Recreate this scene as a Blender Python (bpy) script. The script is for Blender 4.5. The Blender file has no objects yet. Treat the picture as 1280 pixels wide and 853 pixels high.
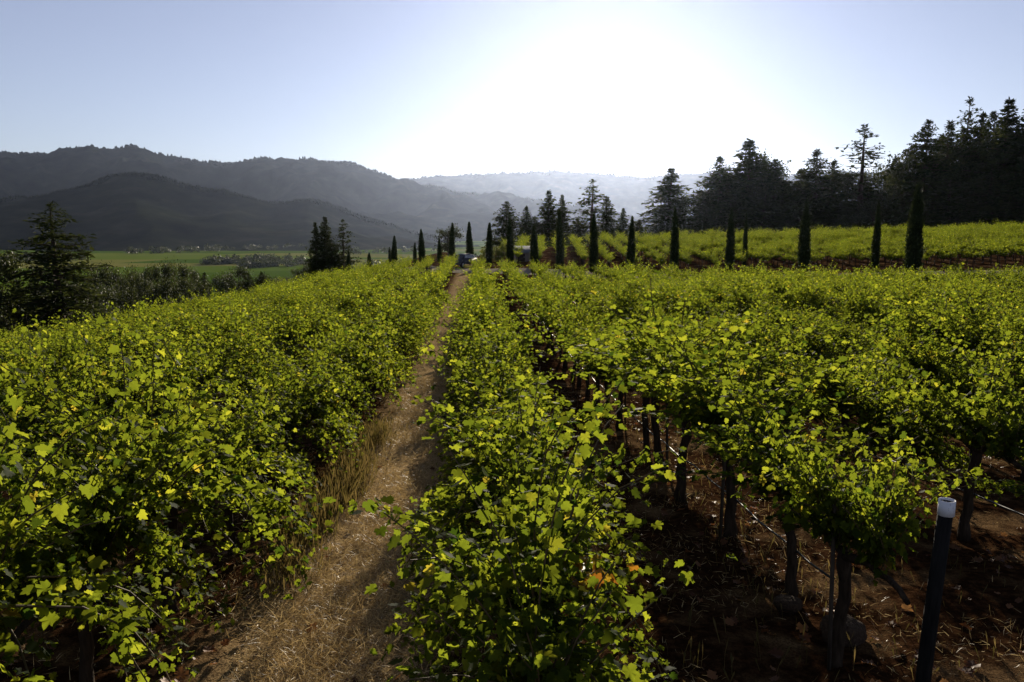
import bpy, bmesh, math, random
import numpy as np
from mathutils import Vector, Matrix, Euler

rng = np.random.default_rng(11)
random.seed(5)
scene = bpy.context.scene
COL = scene.collection
R = math.radians

# ------------------------------------------------------------------ camera
CAM_Z = 2.65
F_PX, CX, CY = 995.0, 640.0, 426.5
PITCH, YAW = R(8.07), R(2.65)
cam_data = bpy.data.cameras.new('camera')
cam_data.sensor_width = 36.0
cam_data.lens = 36.0 * F_PX / 1280.0
cam_data.clip_start = 0.1
cam_data.clip_end = 60000
cam = bpy.data.objects.new('camera', cam_data)
COL.objects.link(cam)
cam.location = (0, 0, CAM_Z)
cam.rotation_euler = Euler((R(90) - PITCH, 0, -YAW), 'XYZ')
scene.camera = cam
CAM_M = cam.rotation_euler.to_matrix()

def ray(px, py):
    """viewing direction through a photograph pixel, scaled to one metre forward (y)"""
    d = CAM_M @ Vector(((px - CX) / F_PX, -(py - CY) / F_PX, -1.0))
    return d / d.y

CAM_I = np.array(CAM_M.inverted())
def project(p):
    q = CAM_I @ (np.asarray(p, float) - np.array([0, 0, CAM_Z]))
    if q[2] > -0.1:
        return None
    return CX + F_PX * q[0] / -q[2], CY - F_PX * q[1] / -q[2]

# ------------------------------------------------------------------ light and sky
sd = ray(757, 34).normalized()
SUN_EL = math.asin(sd.z)
SUN_AZ = math.atan2(sd.x, sd.y)            # clockwise from +Y
world = bpy.data.worlds.new('World')
scene.world = world
world.use_nodes = True
wn = world.node_tree
bg = wn.nodes['Background']
sky = wn.nodes.new('ShaderNodeTexSky')
sky.sky_type = 'NISHITA'
sky.sun_disc = False
sky.sun_elevation = SUN_EL
sky.sun_rotation = SUN_AZ
sky.altitude = 100
sky.air_density = 1.0
sky.dust_density = 0.06
sky.ozone_density = 4.5
bal = wn.nodes.new('ShaderNodeMix')           # the camera's white balance leans to lavender
bal.data_type = 'RGBA'; bal.blend_type = 'MULTIPLY'
bal.inputs['Factor'].default_value = 1.0
bal.inputs['B'].default_value = (1.07, 0.965, 1.01, 1)
hs = wn.nodes.new('ShaderNodeHueSaturation')
hs.inputs['Saturation'].default_value = 0.62
wn.links.new(sky.outputs[0], hs.inputs['Color'])
wn.links.new(hs.outputs[0], bal.inputs['A'])
wn.links.new(bal.outputs['Result'], bg.inputs[0])
bg.inputs[1].default_value = 0.065
sun_data = bpy.data.lights.new('sun', 'SUN')
sun_data.energy = 5.0
sun_data.angle = R(0.53)
sun_data.color = (1.0, 0.88, 0.70)
sun = bpy.data.objects.new('sun', sun_data)
COL.objects.link(sun)
sun.rotation_euler = sd.to_track_quat('Z', 'Y').to_euler()
sun.location = (0, 0, 60)

scene.view_settings.view_transform = 'Standard'
scene.view_settings.look = 'None'
scene.view_settings.gamma = 1.0
scene.view_settings.exposure = 0.7
scene.render.engine = 'CYCLES'
cy = scene.cycles
cy.max_bounces = 8
cy.diffuse_bounces = 3
cy.glossy_bounces = 2
cy.transmission_bounces = 5
cy.volume_bounces = 0
cy.transparent_max_bounces = 8
cy.sample_clamp_indirect = 4.0
cy.use_denoising = True
try:
    cy.denoiser = 'OPENIMAGEDENOISE'
    cy.denoising_input_passes = 'RGB_ALBEDO_NORMAL'
    cy.denoising_prefilter = 'ACCURATE'
except Exception:
    pass

# ------------------------------------------------------------------ helpers
def tag(o, label=None, cat=None, group=None, kind=None):
    if label: o['label'] = label
    if cat: o['category'] = cat
    if group: o['group'] = group
    if kind: o['kind'] = kind
    return o

def link(name, data, parent=None):
    o = bpy.data.objects.new(name, data)
    COL.objects.link(o)
    if parent: o.parent = parent
    return o

def thing(name, label, cat, loc=(0, 0, 0), rz=0.0, group=None):
    o = link(name, None)
    o.location = loc
    o.rotation_euler = (0, 0, rz)
    o.empty_display_size = 0.2
    return tag(o, label, cat, group)

def mesh_np(name, verts, tris=None, quads=None, mats=(), face_mat=None, tint=None, smooth=False):
    """mesh from arrays; tint is a per-face random number read by the materials"""
    me = bpy.data.meshes.new(name)
    verts = np.asarray(verts, np.float32)
    nt = 0 if tris is None else len(tris)
    nq = 0 if quads is None else len(quads)
    idx = []
    if nt: idx.append(np.asarray(tris, np.int32).ravel())
    if nq: idx.append(np.asarray(quads, np.int32).ravel())
    idx = np.concatenate(idx)
    me.vertices.add(len(verts))
    me.vertices.foreach_set('co', verts.ravel())
    me.loops.add(len(idx))
    me.loops.foreach_set('vertex_index', idx)
    me.polygons.add(nt + nq)
    start = np.concatenate([np.arange(nt) * 3, nt * 3 + np.arange(nq) * 4]).astype(np.int32)
    me.polygons.foreach_set('loop_start', start)
    if smooth:
        me.polygons.foreach_set('use_smooth', np.ones(nt + nq, bool))
    for m in mats: me.materials.append(m)
    if face_mat is not None:
        me.polygons.foreach_set('material_index', np.asarray(face_mat, np.int32))
    if tint is not None:
        a = me.attributes.new('tint', 'FLOAT', 'FACE')
        a.data.foreach_set('value', np.asarray(tint, np.float32))
    me.update()
    me.validate()
    return me

class MB:
    """collects tubes and boxes into one mesh"""
    def __init__(self): self.v, self.q, self.t, self.n = [], [], [], 0
    def add(self, v, q=None, t=None):
        v = np.asarray(v, float)
        if q is not None and len(q): self.q.append(np.asarray(q) + self.n)
        if t is not None and len(t): self.t.append(np.asarray(t) + self.n)
        self.v.append(v); self.n += len(v)
        return self
    def tube(self, pts, rad, sides=7, jitter=0.0, cap=True):
        pts = np.asarray(pts, float); n = len(pts)
        rad = np.broadcast_to(np.asarray(rad, float), (n,))
        tang = np.gradient(pts, axis=0) if n > 1 else np.array([[0, 0, 1.]])
        tang /= np.linalg.norm(tang, axis=1)[:, None] + 1e-9
        up = np.array([0.31, 0.95, 0.05]) if abs(tang[0][2]) > 0.7 else np.array([0, 0, 1.])
        a = np.cross(tang, up); a /= np.linalg.norm(a, axis=1)[:, None] + 1e-9
        b = np.cross(tang, a)
        th = np.linspace(0, 2 * np.pi, sides, endpoint=False)
        ring = (pts[:, None] + (np.cos(th)[None, :, None] * a[:, None] + np.sin(th)[None, :, None] * b[:, None])
                * (rad[:, None, None] * (1 + jitter * rng.normal(size=(n, sides, 1)))))
        v = ring.reshape(-1, 3)
        q = []
        for i in range(n - 1):
            for j in range(sides):
                k = (j + 1) % sides
                q.append((i * sides + j, i * sides + k, (i + 1) * sides + k, (i + 1) * sides + j))
        t = []
        if cap:
            v = np.vstack([v, pts[0], pts[-1]])
            c0, c1 = n * sides, n * sides + 1
            for j in range(sides):
                k = (j + 1) % sides
                t.append((c0, k, j)); t.append((c1, (n - 1) * sides + j, (n - 1) * sides + k))
        return self.add(v, q, t)
    def box(self, lo, hi):
        x0, y0, z0 = lo; x1, y1, z1 = hi
        v = [(x0, y0, z0), (x1, y0, z0), (x1, y1, z0), (x0, y1, z0), (x0, y0, z1), (x1, y0, z1), (x1, y1, z1), (x0, y1, z1)]
        q = [(0, 3, 2, 1), (4, 5, 6, 7), (0, 1, 5, 4), (1, 2, 6, 5), (2, 3, 7, 6), (3, 0, 4, 7)]
        return self.add(v, q)
    def mesh(self, name, mat, smooth=False):
        return mesh_np(name, np.vstack(self.v), np.vstack(self.t) if self.t else None,
                       np.vstack(self.q) if self.q else None, [mat], smooth=smooth)

def unit(a):
    return a / (np.linalg.norm(a, axis=-1, keepdims=True) + 1e-9)

def cards(tv, tt, pos, nrm, tip, size, aspect=None, curl=None):
    """copies of a small leaf template: local y runs to the tip, local z is the face normal"""
    tv = np.asarray(tv, float); tt = np.asarray(tt)
    z = unit(nrm)
    y = unit(tip - z * np.sum(tip * z, axis=1, keepdims=True))
    x = np.cross(y, z)
    s = np.asarray(size)[:, None, None]
    ax = 1.0 if aspect is None else np.asarray(aspect)[:, None, None]
    cz = 1.0 if curl is None else np.asarray(curl)[:, None, None]
    v = (pos[:, None] + s * (tv[None, :, 0, None] * ax * x[:, None] + tv[None, :, 1, None] * y[:, None]
                             + tv[None, :, 2, None] * cz * z[:, None]))
    n = len(pos)
    t = tt[None] + (np.arange(n) * len(tv))[:, None, None]
    return v.reshape(-1, 3), t.reshape(-1, 3)

# 2-D value noise
_perm = rng.random((256, 256))
def vnoise(x, y):
    xi = np.floor(x).astype(int); yi = np.floor(y).astype(int)
    fx = x - xi; fy = y - yi
    fx = fx * fx * (3 - 2 * fx); fy = fy * fy * (3 - 2 * fy)
    g = lambda a, b: _perm[a & 255, b & 255]
    return ((g(xi, yi) * (1 - fx) + g(xi + 1, yi) * fx) * (1 - fy)
            + (g(xi, yi + 1) * (1 - fx) + g(xi + 1, yi + 1) * fx) * fy) * 2 - 1
def fbm(x, y, oct=4):
    s, a = 0.0, 1.0
    for i in range(oct):
        s = s + a * vnoise(x * 2 ** i + 17.3 * i, y * 2 ** i + 5.1 * i); a *= 0.5
    return s
def smooth(a, b, x):
    t = np.clip((x - a) / (b - a), 0, 1)
    return t * t * (3 - 2 * t)

# ------------------------------------------------------------------ materials
def new_mat(name):
    m = bpy.data.materials.new(name); m.use_nodes = True
    nt = m.node_tree
    for n in list(nt.nodes): nt.nodes.remove(n)
    out = nt.nodes.new('ShaderNodeOutputMaterial')
    return m, nt, out
def N(nt, t, **kw):
    n = nt.nodes.new(t)
    for k, v in kw.items(): setattr(n, k, v)
    return n
def ramp(nt, stops):
    r = N(nt, 'ShaderNodeValToRGB')
    el = r.color_ramp.elements
    while len(el) < len(stops): el.new(0.5)
    for e, (p, c) in zip(el, stops): e.position = p; e.color = (*c, 1)
    return r

def foliage_mat(name, stops, trans, mix=0.5, rough=0.45, spec=0.35):
    m, nt, out = new_mat(name)
    at = N(nt, 'ShaderNodeAttribute', attribute_name='tint')
    r1 = ramp(nt, stops); r2 = ramp(nt, trans)
    nt.links.new(at.outputs['Fac'], r1.inputs[0]); nt.links.new(at.outputs['Fac'], r2.inputs[0])
    p = N(nt, 'ShaderNodeBsdfPrincipled')
    p.inputs['Roughness'].default_value = rough
    p.inputs['Specular IOR Level'].default_value = spec
    nt.links.new(r1.outputs[0], p.inputs['Base Color'])
    t = N(nt, 'ShaderNodeBsdfTranslucent')
    nt.links.new(r2.outputs[0], t.inputs[0])
    mx = N(nt, 'ShaderNodeMixShader'); mx.inputs[0].default_value = mix
    nt.links.new(p.outputs[0], mx.inputs[1]); nt.links.new(t.outputs[0], mx.inputs[2])
    nt.links.new(mx.outputs[0], out.inputs[0])
    return m

def solid_mat(name, c1, c2, scale=8.0, rough=0.8, bump=0.3, spec=0.3, stretch=(1, 1, 1), metallic=0.0):
    m, nt, out = new_mat(name)
    tc = N(nt, 'ShaderNodeTexCoord'); mp = N(nt, 'ShaderNodeMapping')
    mp.inputs['Scale'].default_value = stretch
    no = N(nt, 'ShaderNodeTexNoise'); no.inputs['Scale'].default_value = scale; no.inputs['Detail'].default_value = 6
    nt.links.new(tc.outputs['Object'], mp.inputs[0]); nt.links.new(mp.outputs[0], no.inputs[0])
    r = ramp(nt, [(0.3, c1), (0.7, c2)])
    nt.links.new(no.outputs['Fac'], r.inputs[0])
    p = N(nt, 'ShaderNodeBsdfPrincipled'); p.inputs['Roughness'].default_value = rough
    p.inputs['Specular IOR Level'].default_value = spec; p.inputs['Metallic'].default_value = metallic
    nt.links.new(r.outputs[0], p.inputs['Base Color'])
    if bump:
        b = N(nt, 'ShaderNodeBump'); b.inputs['Strength'].default_value = bump; b.inputs['Distance'].default_value = 0.02
        nt.links.new(no.outputs['Fac'], b.inputs['Height']); nt.links.new(b.outputs[0], p.inputs['Normal'])
    nt.links.new(p.outputs[0], out.inputs[0])
    return m

M_LEAF = foliage_mat('vine_leaf',
    [(0.0, (0.010, 0.022, 0.004)), (0.6, (0.022, 0.040, 0.007)), (0.93, (0.040, 0.060, 0.010)), (1.0, (0.09, 0.075, 0.012))],
    [(0.0, (0.055, 0.10, 0.008)), (0.6, (0.29, 0.345, 0.020)), (0.93, (0.60, 0.61, 0.038)), (1.0, (0.62, 0.50, 0.04))], 0.5, 0.7, 0.05)
M_AUTUMN = foliage_mat('autumn_leaf',
    [(0.0, (0.12, 0.06, 0.01)), (1.0, (0.20, 0.14, 0.02))], [(0.0, (0.42, 0.15, 0.015)), (1.0, (0.55, 0.42, 0.03))], 0.5, 0.5, 0.3)
M_NEEDLE = foliage_mat('conifer_needles',
    [(0.0, (0.010, 0.018, 0.006)), (1.0, (0.030, 0.042, 0.013))], [(0.0, (0.02, 0.03, 0.007)), (1.0, (0.07, 0.08, 0.02))], 0.3, 0.8, 0.04)
M_WOODS = foliage_mat('hillside_woods', [(0.0, (0.014, 0.020, 0.010)), (1.0, (0.026, 0.032, 0.016))], [(0.0, (0.01, 0.014, 0.006)), (1.0, (0.03, 0.034, 0.014))], 0.2, 0.9, 0.0)
M_CYP = foliage_mat('cypress_needles',
    [(0.0, (0.010, 0.018, 0.007)), (1.0, (0.026, 0.040, 0.013))], [(0.0, (0.03, 0.05, 0.01)), (1.0, (0.08, 0.10, 0.03))], 0.25, 0.8, 0.04)
M_BROAD = foliage_mat('broadleaf_foliage',
    [(0.0, (0.010, 0.016, 0.005)), (1.0, (0.030, 0.037, 0.012))], [(0.0, (0.02, 0.03, 0.006)), (1.0, (0.08, 0.09, 0.02))], 0.35, 0.55, 0.2)
M_BUSH = foliage_mat('bush_foliage',
    [(0.0, (0.03, 0.055, 0.012)), (1.0, (0.07, 0.10, 0.02))], [(0.0, (0.12, 0.16, 0.015)), (1.0, (0.28, 0.28, 0.04))], 0.45, 0.5, 0.25)
M_BARK = solid_mat('vine_bark', (0.020, 0.013, 0.008), (0.06, 0.042, 0.028), 14, 0.95, 0.8, 0.1, (3, 3, 0.6))
M_TRUNK = solid_mat('tree_bark', (0.025, 0.018, 0.013), (0.07, 0.05, 0.035), 6, 0.95, 0.7, 0.1, (3, 3, 0.5))
M_STAKE = solid_mat('stake_wood', (0.03, 0.022, 0.016), (0.09, 0.07, 0.05), 10, 0.9, 0.5, 0.15, (4, 4, 0.5))
M_POST = solid_mat('dark_post', (0.006, 0.006, 0.006), (0.02, 0.018, 0.016), 12, 0.9, 0.3, 0.1, (4, 4, 0.6))
M_HOSE = solid_mat('black_hose', (0.02, 0.02, 0.02), (0.035, 0.033, 0.03), 20, 0.5, 0.0, 0.35)
M_ROCK = solid_mat('field_rock', (0.030, 0.019, 0.012), (0.085, 0.055, 0.035), 9, 0.95, 0.9, 0.15)
M_WHITE = solid_mat('white_band', (0.62, 0.62, 0.64), (0.78, 0.78, 0.80), 5, 0.6, 0.05, 0.3)
M_PRINT = solid_mat('grey_print', (0.25, 0.25, 0.27), (0.3, 0.3, 0.32), 5, 0.7, 0.0, 0.2)
M_STRAW = foliage_mat('straw', [(0.0, (0.16, 0.10, 0.04)), (0.6, (0.46, 0.325, 0.15)), (1.0, (0.68, 0.52, 0.27))],
                      [(0.0, (0.28, 0.18, 0.06)), (1.0, (0.74, 0.56, 0.26))], 0.25, 0.5, 0.4)
M_TALLGRASS = foliage_mat('tall_dry_grass', [(0.0, (0.04, 0.032, 0.010)), (1.0, (0.12, 0.085, 0.032))],
                          [(0.0, (0.07, 0.06, 0.012)), (1.0, (0.20, 0.14, 0.045))], 0.45, 0.6, 0.2)
M_DEADLEAF = foliage_mat('dead_leaf', [(0.0, (0.06, 0.02, 0.008)), (1.0, (0.22, 0.10, 0.04))],
                         [(0.0, (0.2, 0.06, 0.02)), (1.0, (0.4, 0.2, 0.06))], 0.3, 0.6, 0.3)
M_ROAD = solid_mat('pale_gravel', (0.17, 0.14, 0.105), (0.30, 0.26, 0.20), 3.0, 1.0, 0.4, 0.0)
M_PAINT = solid_mat('car_paint', (0.06, 0.068, 0.085), (0.07, 0.078, 0.095), 2, 0.7, 0.0, 0.1)
M_GLASS = solid_mat('car_glass', (0.01, 0.012, 0.015), (0.015, 0.018, 0.02), 2, 0.05, 0.0, 0.8)
M_TYRE = solid_mat('tyre_rubber', (0.01, 0.01, 0.01), (0.02, 0.02, 0.02), 10, 0.9, 0.1, 0.2)
M_RIM = solid_mat('wheel_rim', (0.35, 0.35, 0.36), (0.5, 0.5, 0.5), 10, 0.35, 0.0, 0.5, metallic=0.8)
M_SHEDWALL = solid_mat('shed_boards', (0.16, 0.12, 0.10), (0.26, 0.21, 0.18), 4, 0.85, 0.3, 0.2, (6, 6, 0.6))
M_SHEDROOF = solid_mat('shed_roof', (0.11, 0.115, 0.13), (0.16, 0.165, 0.18), 3, 0.95, 0.1, 0.05)
M_LAMP = solid_mat('lamp_plastic', (0.3, 0.05, 0.04), (0.35, 0.06, 0.05), 3, 0.3, 0.0, 0.5)

def ground_mat():
    m, nt, out = new_mat('ground_soil')
    L = nt.links.new
    geo = N(nt, 'ShaderNodeNewGeometry')
    sep = N(nt, 'ShaderNodeSeparateXYZ'); L(geo.outputs['Position'], sep.inputs[0])
    def noise(scale, det=5, rough=0.6):
        n = N(nt, 'ShaderNodeTexNoise'); n.inputs['Scale'].default_value = scale
        n.inputs['Detail'].default_value = det; n.inputs['Roughness'].default_value = rough
        L(geo.outputs['Position'], n.inputs[0]); return n
    n1, n2, n3 = noise(1.3), noise(14, 8, 0.7), noise(70, 4)
    soil = ramp(nt, [(0.3, (0.011, 0.006, 0.0035)), (0.5, (0.030, 0.014, 0.007)), (0.72, (0.09, 0.047, 0.021))])
    L(n2.outputs['Fac'], soil.inputs[0])
    straw = ramp(nt, [(0.35, (0.06, 0.035, 0.017)), (0.65, (0.26, 0.165, 0.08))])
    L(n3.outputs['Fac'], straw.inputs[0])
    msk = ramp(nt, [(0.50, (0, 0, 0)), (0.68, (1, 1, 1))]); L(n1.outputs['Fac'], msk.inputs[0])
    # the mown path beside the first row is thick with straw
    px0 = N(nt, 'ShaderNodeMath', operation='ADD'); px0.inputs[1].default_value = 1.0; L(sep.outputs['X'], px0.inputs[0])
    pab = N(nt, 'ShaderNodeMath', operation='ABSOLUTE'); L(px0.outputs[0], pab.inputs[0])
    pmr = N(nt, 'ShaderNodeMapRange'); pmr.inputs['From Min'].default_value = 0.85; pmr.inputs['From Max'].default_value = 0.35
    pns = N(nt, 'ShaderNodeMath', operation='MULTIPLY_ADD'); pns.inputs[1].default_value = 0.5; L(n2.outputs['Fac'], pns.inputs[0]); L(pab.outputs[0], pns.inputs[2])
    psb = N(nt, 'ShaderNodeMath', operation='SUBTRACT'); psb.inputs[1].default_value = 0.25; L(pns.outputs[0], psb.inputs[0])
    L(psb.outputs[0], pmr.inputs['Value'])
    pmx = N(nt, 'ShaderNodeMath', operation='MAXIMUM'); L(pmr.outputs[0], pmx.inputs[0]); L(msk.outputs[0], pmx.inputs[1])
    mx = N(nt, 'ShaderNodeMix', data_type='RGBA'); L(pmx.outputs[0], mx.inputs['Factor'])
    L(soil.outputs[0], mx.inputs['A']); L(straw.outputs[0], mx.inputs['B'])
    # slopes under the trees: dry grass and leaf litter, then the green valley floor
    n4 = noise(0.05, 6)
    slope = ramp(nt, [(0.35, (0.035, 0.042, 0.016)), (0.65, (0.12, 0.10, 0.045))]); L(n4.outputs['Fac'], slope.inputs[0])
    mr = N(nt, 'ShaderNodeMapRange'); mr.inputs['From Min'].default_value = -5.0; mr.inputs['From Max'].default_value = -9.0
    L(sep.outputs['Z'], mr.inputs['Value'])
    mx2 = N(nt, 'ShaderNodeMix', data_type='RGBA'); L(mr.outputs[0], mx2.inputs['Factor'])
    strw = ramp(nt, [(0.35, (0.13, 0.085, 0.04)), (0.65, (0.52, 0.37, 0.19))]); L(n3.outputs['Fac'], strw.inputs[0])
    pth = N(nt, 'ShaderNodeMix', data_type='RGBA'); L(pmr.outputs[0], pth.inputs['Factor'])
    L(mx.outputs['Result'], pth.inputs['A']); L(strw.outputs[0], pth.inputs['B'])
    L(pth.outputs['Result'], mx2.inputs['A']); L(slope.outputs[0], mx2.inputs['B'])
    vo = N(nt, 'ShaderNodeTexVoronoi'); vo.inputs['Scale'].default_value = 0.0042
    mp = N(nt, 'ShaderNodeMapping'); mp.inputs['Scale'].default_value = (0.5, 1.3, 0.0); mp.inputs['Rotation'].default_value = (0, 0, 0.3)
    L(geo.outputs['Position'], mp.inputs[0]); L(mp.outputs[0], vo.inputs[0])
    sp2 = N(nt, 'ShaderNodeSeparateColor'); L(vo.outputs['Color'], sp2.inputs[0])
    fld = ramp(nt, [(0.0, (0.045, 0.085, 0.006)), (0.4, (0.08, 0.125, 0.012)), (0.7, (0.11, 0.145, 0.018)), (1.0, (0.16, 0.155, 0.04))])
    L(sp2.outputs[0], fld.inputs[0])
    mr2 = N(nt, 'ShaderNodeMapRange'); mr2.inputs['From Min'].default_value = -38.0; mr2.inputs['From Max'].default_value = -44.0
    L(sep.outputs['Z'], mr2.inputs['Value'])
    mx3 = N(nt, 'ShaderNodeMix', data_type='RGBA'); L(mr2.outputs[0], mx3.inputs['Factor'])
    L(mx2.outputs['Result'], mx3.inputs['A']); L(fld.outputs[0], mx3.inputs['B'])
    p = N(nt, 'ShaderNodeBsdfPrincipled'); p.inputs['Roughness'].default_value = 1.0; p.inputs['Specular IOR Level'].default_value = 0.0
    L(mx3.outputs['Result'], p.inputs['Base Color'])
    ad = N(nt, 'ShaderNodeMath', operation='ADD'); L(n2.outputs['Fac'], ad.inputs[0])
    ml = N(nt, 'ShaderNodeMath', operation='MULTIPLY'); ml.inputs[1].default_value = 0.35
    L(n3.outputs['Fac'], ml.inputs[0]); L(ml.outputs[0], ad.inputs[1])
    b = N(nt, 'ShaderNodeBump'); b.inputs['Strength'].default_value = 0.8; b.inputs['Distance'].default_value = 0.06
    L(ad.outputs[0], b.inputs['Height']); L(b.outputs[0], p.inputs['Normal'])
    L(p.outputs[0], out.inputs[0])
    return m

def hill_mat():
    m, nt, out = new_mat('wooded_hill')
    L = nt.links.new
    geo = N(nt, 'ShaderNodeNewGeometry')
    n = N(nt, 'ShaderNodeTexNoise'); n.inputs['Scale'].default_value = 0.006; n.inputs['Detail'].default_value = 8; n.inputs['Roughness'].default_value = 0.65
    L(geo.outputs['Position'], n.inputs[0])
    r = ramp(nt, [(0.35, (0.006, 0.009, 0.006)), (0.55, (0.020, 0.024, 0.013)), (0.72, (0.048, 0.043, 0.028))])
    L(n.outputs['Fac'], r.inputs[0])
    p = N(nt, 'ShaderNodeBsdfDiffuse'); L(r.outputs[0], p.inputs[0])
    L(p.outputs[0], out.inputs[0])
    return m

# ------------------------------------------------------------------ terrain
PY = np.array([-60, 0, 4.6, 7.2, 10.6, 18, 40, 70, 95, 400])
PE = np.array([-1.6, -2.35, -2.66, -2.88, -3.14, -3.52, -3.88, -4.08, -4.1, -4.1])
PLATEAU = np.array([(-34, -80), (-29, 15), (-25.5, 36), (-22.5, 46), (-19.5, 55), (-12, 80), (-6, 92), (-1, 108), (2, 175), (40, 250),
                    (220, 330), (500, 250), (500, -80)], float)
def plateau_dist(x, y):
    """distance outside the hilltop (0 inside)"""
    d = np.full(x.shape, 1e9); inside = np.zeros(x.shape, bool)
    n = len(PLATEAU)
    for i in range(n):
        a, b = PLATEAU[i], PLATEAU[(i + 1) % n]
        ab = b - a
        t = np.clip(((x - a[0]) * ab[0] + (y - a[1]) * ab[1]) / (ab @ ab), 0, 1)
        d = np.minimum(d, np.hypot(x - a[0] - t * ab[0], y - a[1] - t * ab[1]))
        c = ((a[1] > y) != (b[1] > y)) & (x < ab[0] * (y - a[1]) / (ab[1] + 1e-12) + a[0])
        inside ^= c
    return np.where(inside, 0.0, d)
VALLEY = -52.0
def elev(x, y):
    """ground height relative to the camera"""
    x = np.asarray(x, float); y = np.asarray(y, float)
    e = np.interp(y, PY, PE)
    xl = np.clip(-x - 3.5, 0, 60)
    e = e - 0.165 * xl ** 2 / (xl + 4) * smooth(3, 26, y)
    e = e + 0.035 * np.clip(y - 66, 0, 45) * smooth(-2, 8, x)
    e = e + 0.024 * np.clip(x - 10, 0, 80) * smooth(48, 66, y)
    e = e + 0.02 * np.clip(y - 108, 0, 60) * smooth(35, 70, x)
    e = e - 0.055 * np.clip(y - 111, 0, 90) * smooth(-8, 2, x)
    d = plateau_dist(x, y)
    e = e - 0.15 * d * d / (d + 8)
    e = e + 0.02 * fbm(x * 0.9, y * 0.9, 3) + 0.6 * fbm(x * 0.03, y * 0.03, 2) * smooth(6, 40, d)
    v = VALLEY + 1.5 * fbm(x * 0.002, y * 0.002, 2)
    k = 4.0
    return v + k * np.logaddexp(0, (e - v) / k)
def gz(x, y):
    return float(elev(np.array([x]), np.array([y]))[0]) + CAM_Z
def ground_at(px, py):
    d = ray(px, py); t = 1.0
    for _ in range(4000):
        if CAM_Z + d.z * t <= gz(d.x * t, t): break
        t *= 1.004
    return d.x * t, t

M_GROUND = ground_mat()
M_HILL = hill_mat()
rad = np.geomspace(0.4, 10500, 430)
az = np.concatenate([np.linspace(-R(48), R(48), 560), np.linspace(R(48), 2 * np.pi - R(48), 122)[1:-1]])
RR, AA = np.meshgrid(rad, az, indexing='ij')
gx, gy = RR * np.sin(AA), RR * np.cos(AA)
gzv = elev(gx, gy) + CAM_Z
gzv += 0.025 * fbm(gx * 3.1, gy * 3.1, 3) * smooth(40, 10, RR)
nv, na = len(rad), len(az)
vv = np.stack([gx, gy, gzv], -1).reshape(-1, 3)
vv = np.vstack([vv, [[0, 0, gz(0, 0)]]])
i, j = np.meshgrid(np.arange(nv - 1), np.arange(na), indexing='ij')
k = (j + 1) % na
quads = np.stack([i * na + j, (i + 1) * na + j, (i + 1) * na + k, i * na + k], -1).reshape(-1, 4)
jj = np.arange(na)
fan = np.stack([np.full(na, nv * na), jj, (jj + 1) % na], -1)
ground = link('ground', mesh_np('ground', vv, fan, quads, [M_GROUND], smooth=True))
tag(ground, kind='structure')

# ------------------------------------------------------------------ hills
def hill(name, pts, dist, front, back, amp):
    amp *= 1.5
    pts = np.array(pts, float)
    pxs = np.linspace(pts[0, 0], pts[-1, 0], 420)
    pys = np.interp(pxs, pts[:, 0], pts[:, 1])
    ts = np.concatenate([np.linspace(0, 1, 64), np.linspace(1, 2, 16)[1:]])
    V = np.zeros((len(pxs), len(ts), 3))
    for a, (px, py) in enumerate(zip(pxs, pys)):
        d = ray(px, py)
        top = d.z * dist
        for b, t in enumerate(ts):
            yy = dist - front * (1 - t) if t <= 1 else dist + back * (t - 1)
            prof = (smooth(0, 1, t) * 0.55 + 0.45 * t) if t <= 1 else 1 - smooth(0, 1, t - 1)
            V[a, b] = (d.x * yy, yy, VALLEY - 6 + (top - VALLEY + 6) * prof)
    x, y = V[..., 0], V[..., 1]
    env = (np.minimum(ts, np.clip(2 - ts, 0, 1)) ** 0.8 * np.clip((1.02 - ts) / 0.5, 0.08, 1))[None]
    rid = 1 - 2 * np.abs(fbm(x * 0.0016 + 3, y * 0.0011, 4))
    V[..., 2] += amp * (rid - 0.45) * env + 0.12 * amp * fbm(x * 0.012, y * 0.012, 3) * np.clip(ts, 0, 1)[None]
    V[..., 2] += CAM_Z
    na_, nb = len(pxs), len(ts)
    i, j = np.meshgrid(np.arange(na_ - 1), np.arange(nb - 1), indexing='ij')
    q = np.stack([i * nb + j, (i + 1) * nb + j, (i + 1) * nb + j + 1, i * nb + j + 1], -1).reshape(-1, 4)
    o = link(name, mesh_np(name, V.reshape(-1, 3), None, q, [M_HILL], smooth=True))
    tag(o, kind='structure')
    return V
H_MAIN = hill('main_ridge', [(-500, 215), (-250, 200), (-60, 192), (0, 191), (30, 191), (60, 193), (90, 188), (115, 185), (140, 191), (172, 188),
              (205, 197), (250, 203), (290, 203), (320, 199), (360, 202), (400, 205), (440, 210), (480, 221), (520, 231),
              (570, 239), (640, 247), (720, 259), (800, 276), (900, 306)], 6000, 2700, 1600, 120)
H_SPUR = hill('wooded_spur', [(-500, 290), (-200, 268), (-60, 256), (40, 246), (100, 236), (140, 222), (168, 217), (200, 222), (250, 236), (300, 246),
              (340, 256), (384, 251), (412, 258), (450, 270), (497, 285), (560, 302), (620, 318)], 3000, 1150, 900, 40)
H_FAR = hill('far_ridge', [(300, 250), (400, 232), (480, 223), (505, 227), (540, 222), (600, 219), (650, 217), (690, 215), (740, 218), (800, 223), (850, 219),
             (885, 216), (1000, 219), (1150, 214), (1300, 224), (1600, 240), (2000, 262)], 9400, 2600, 1500, 100)

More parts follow.
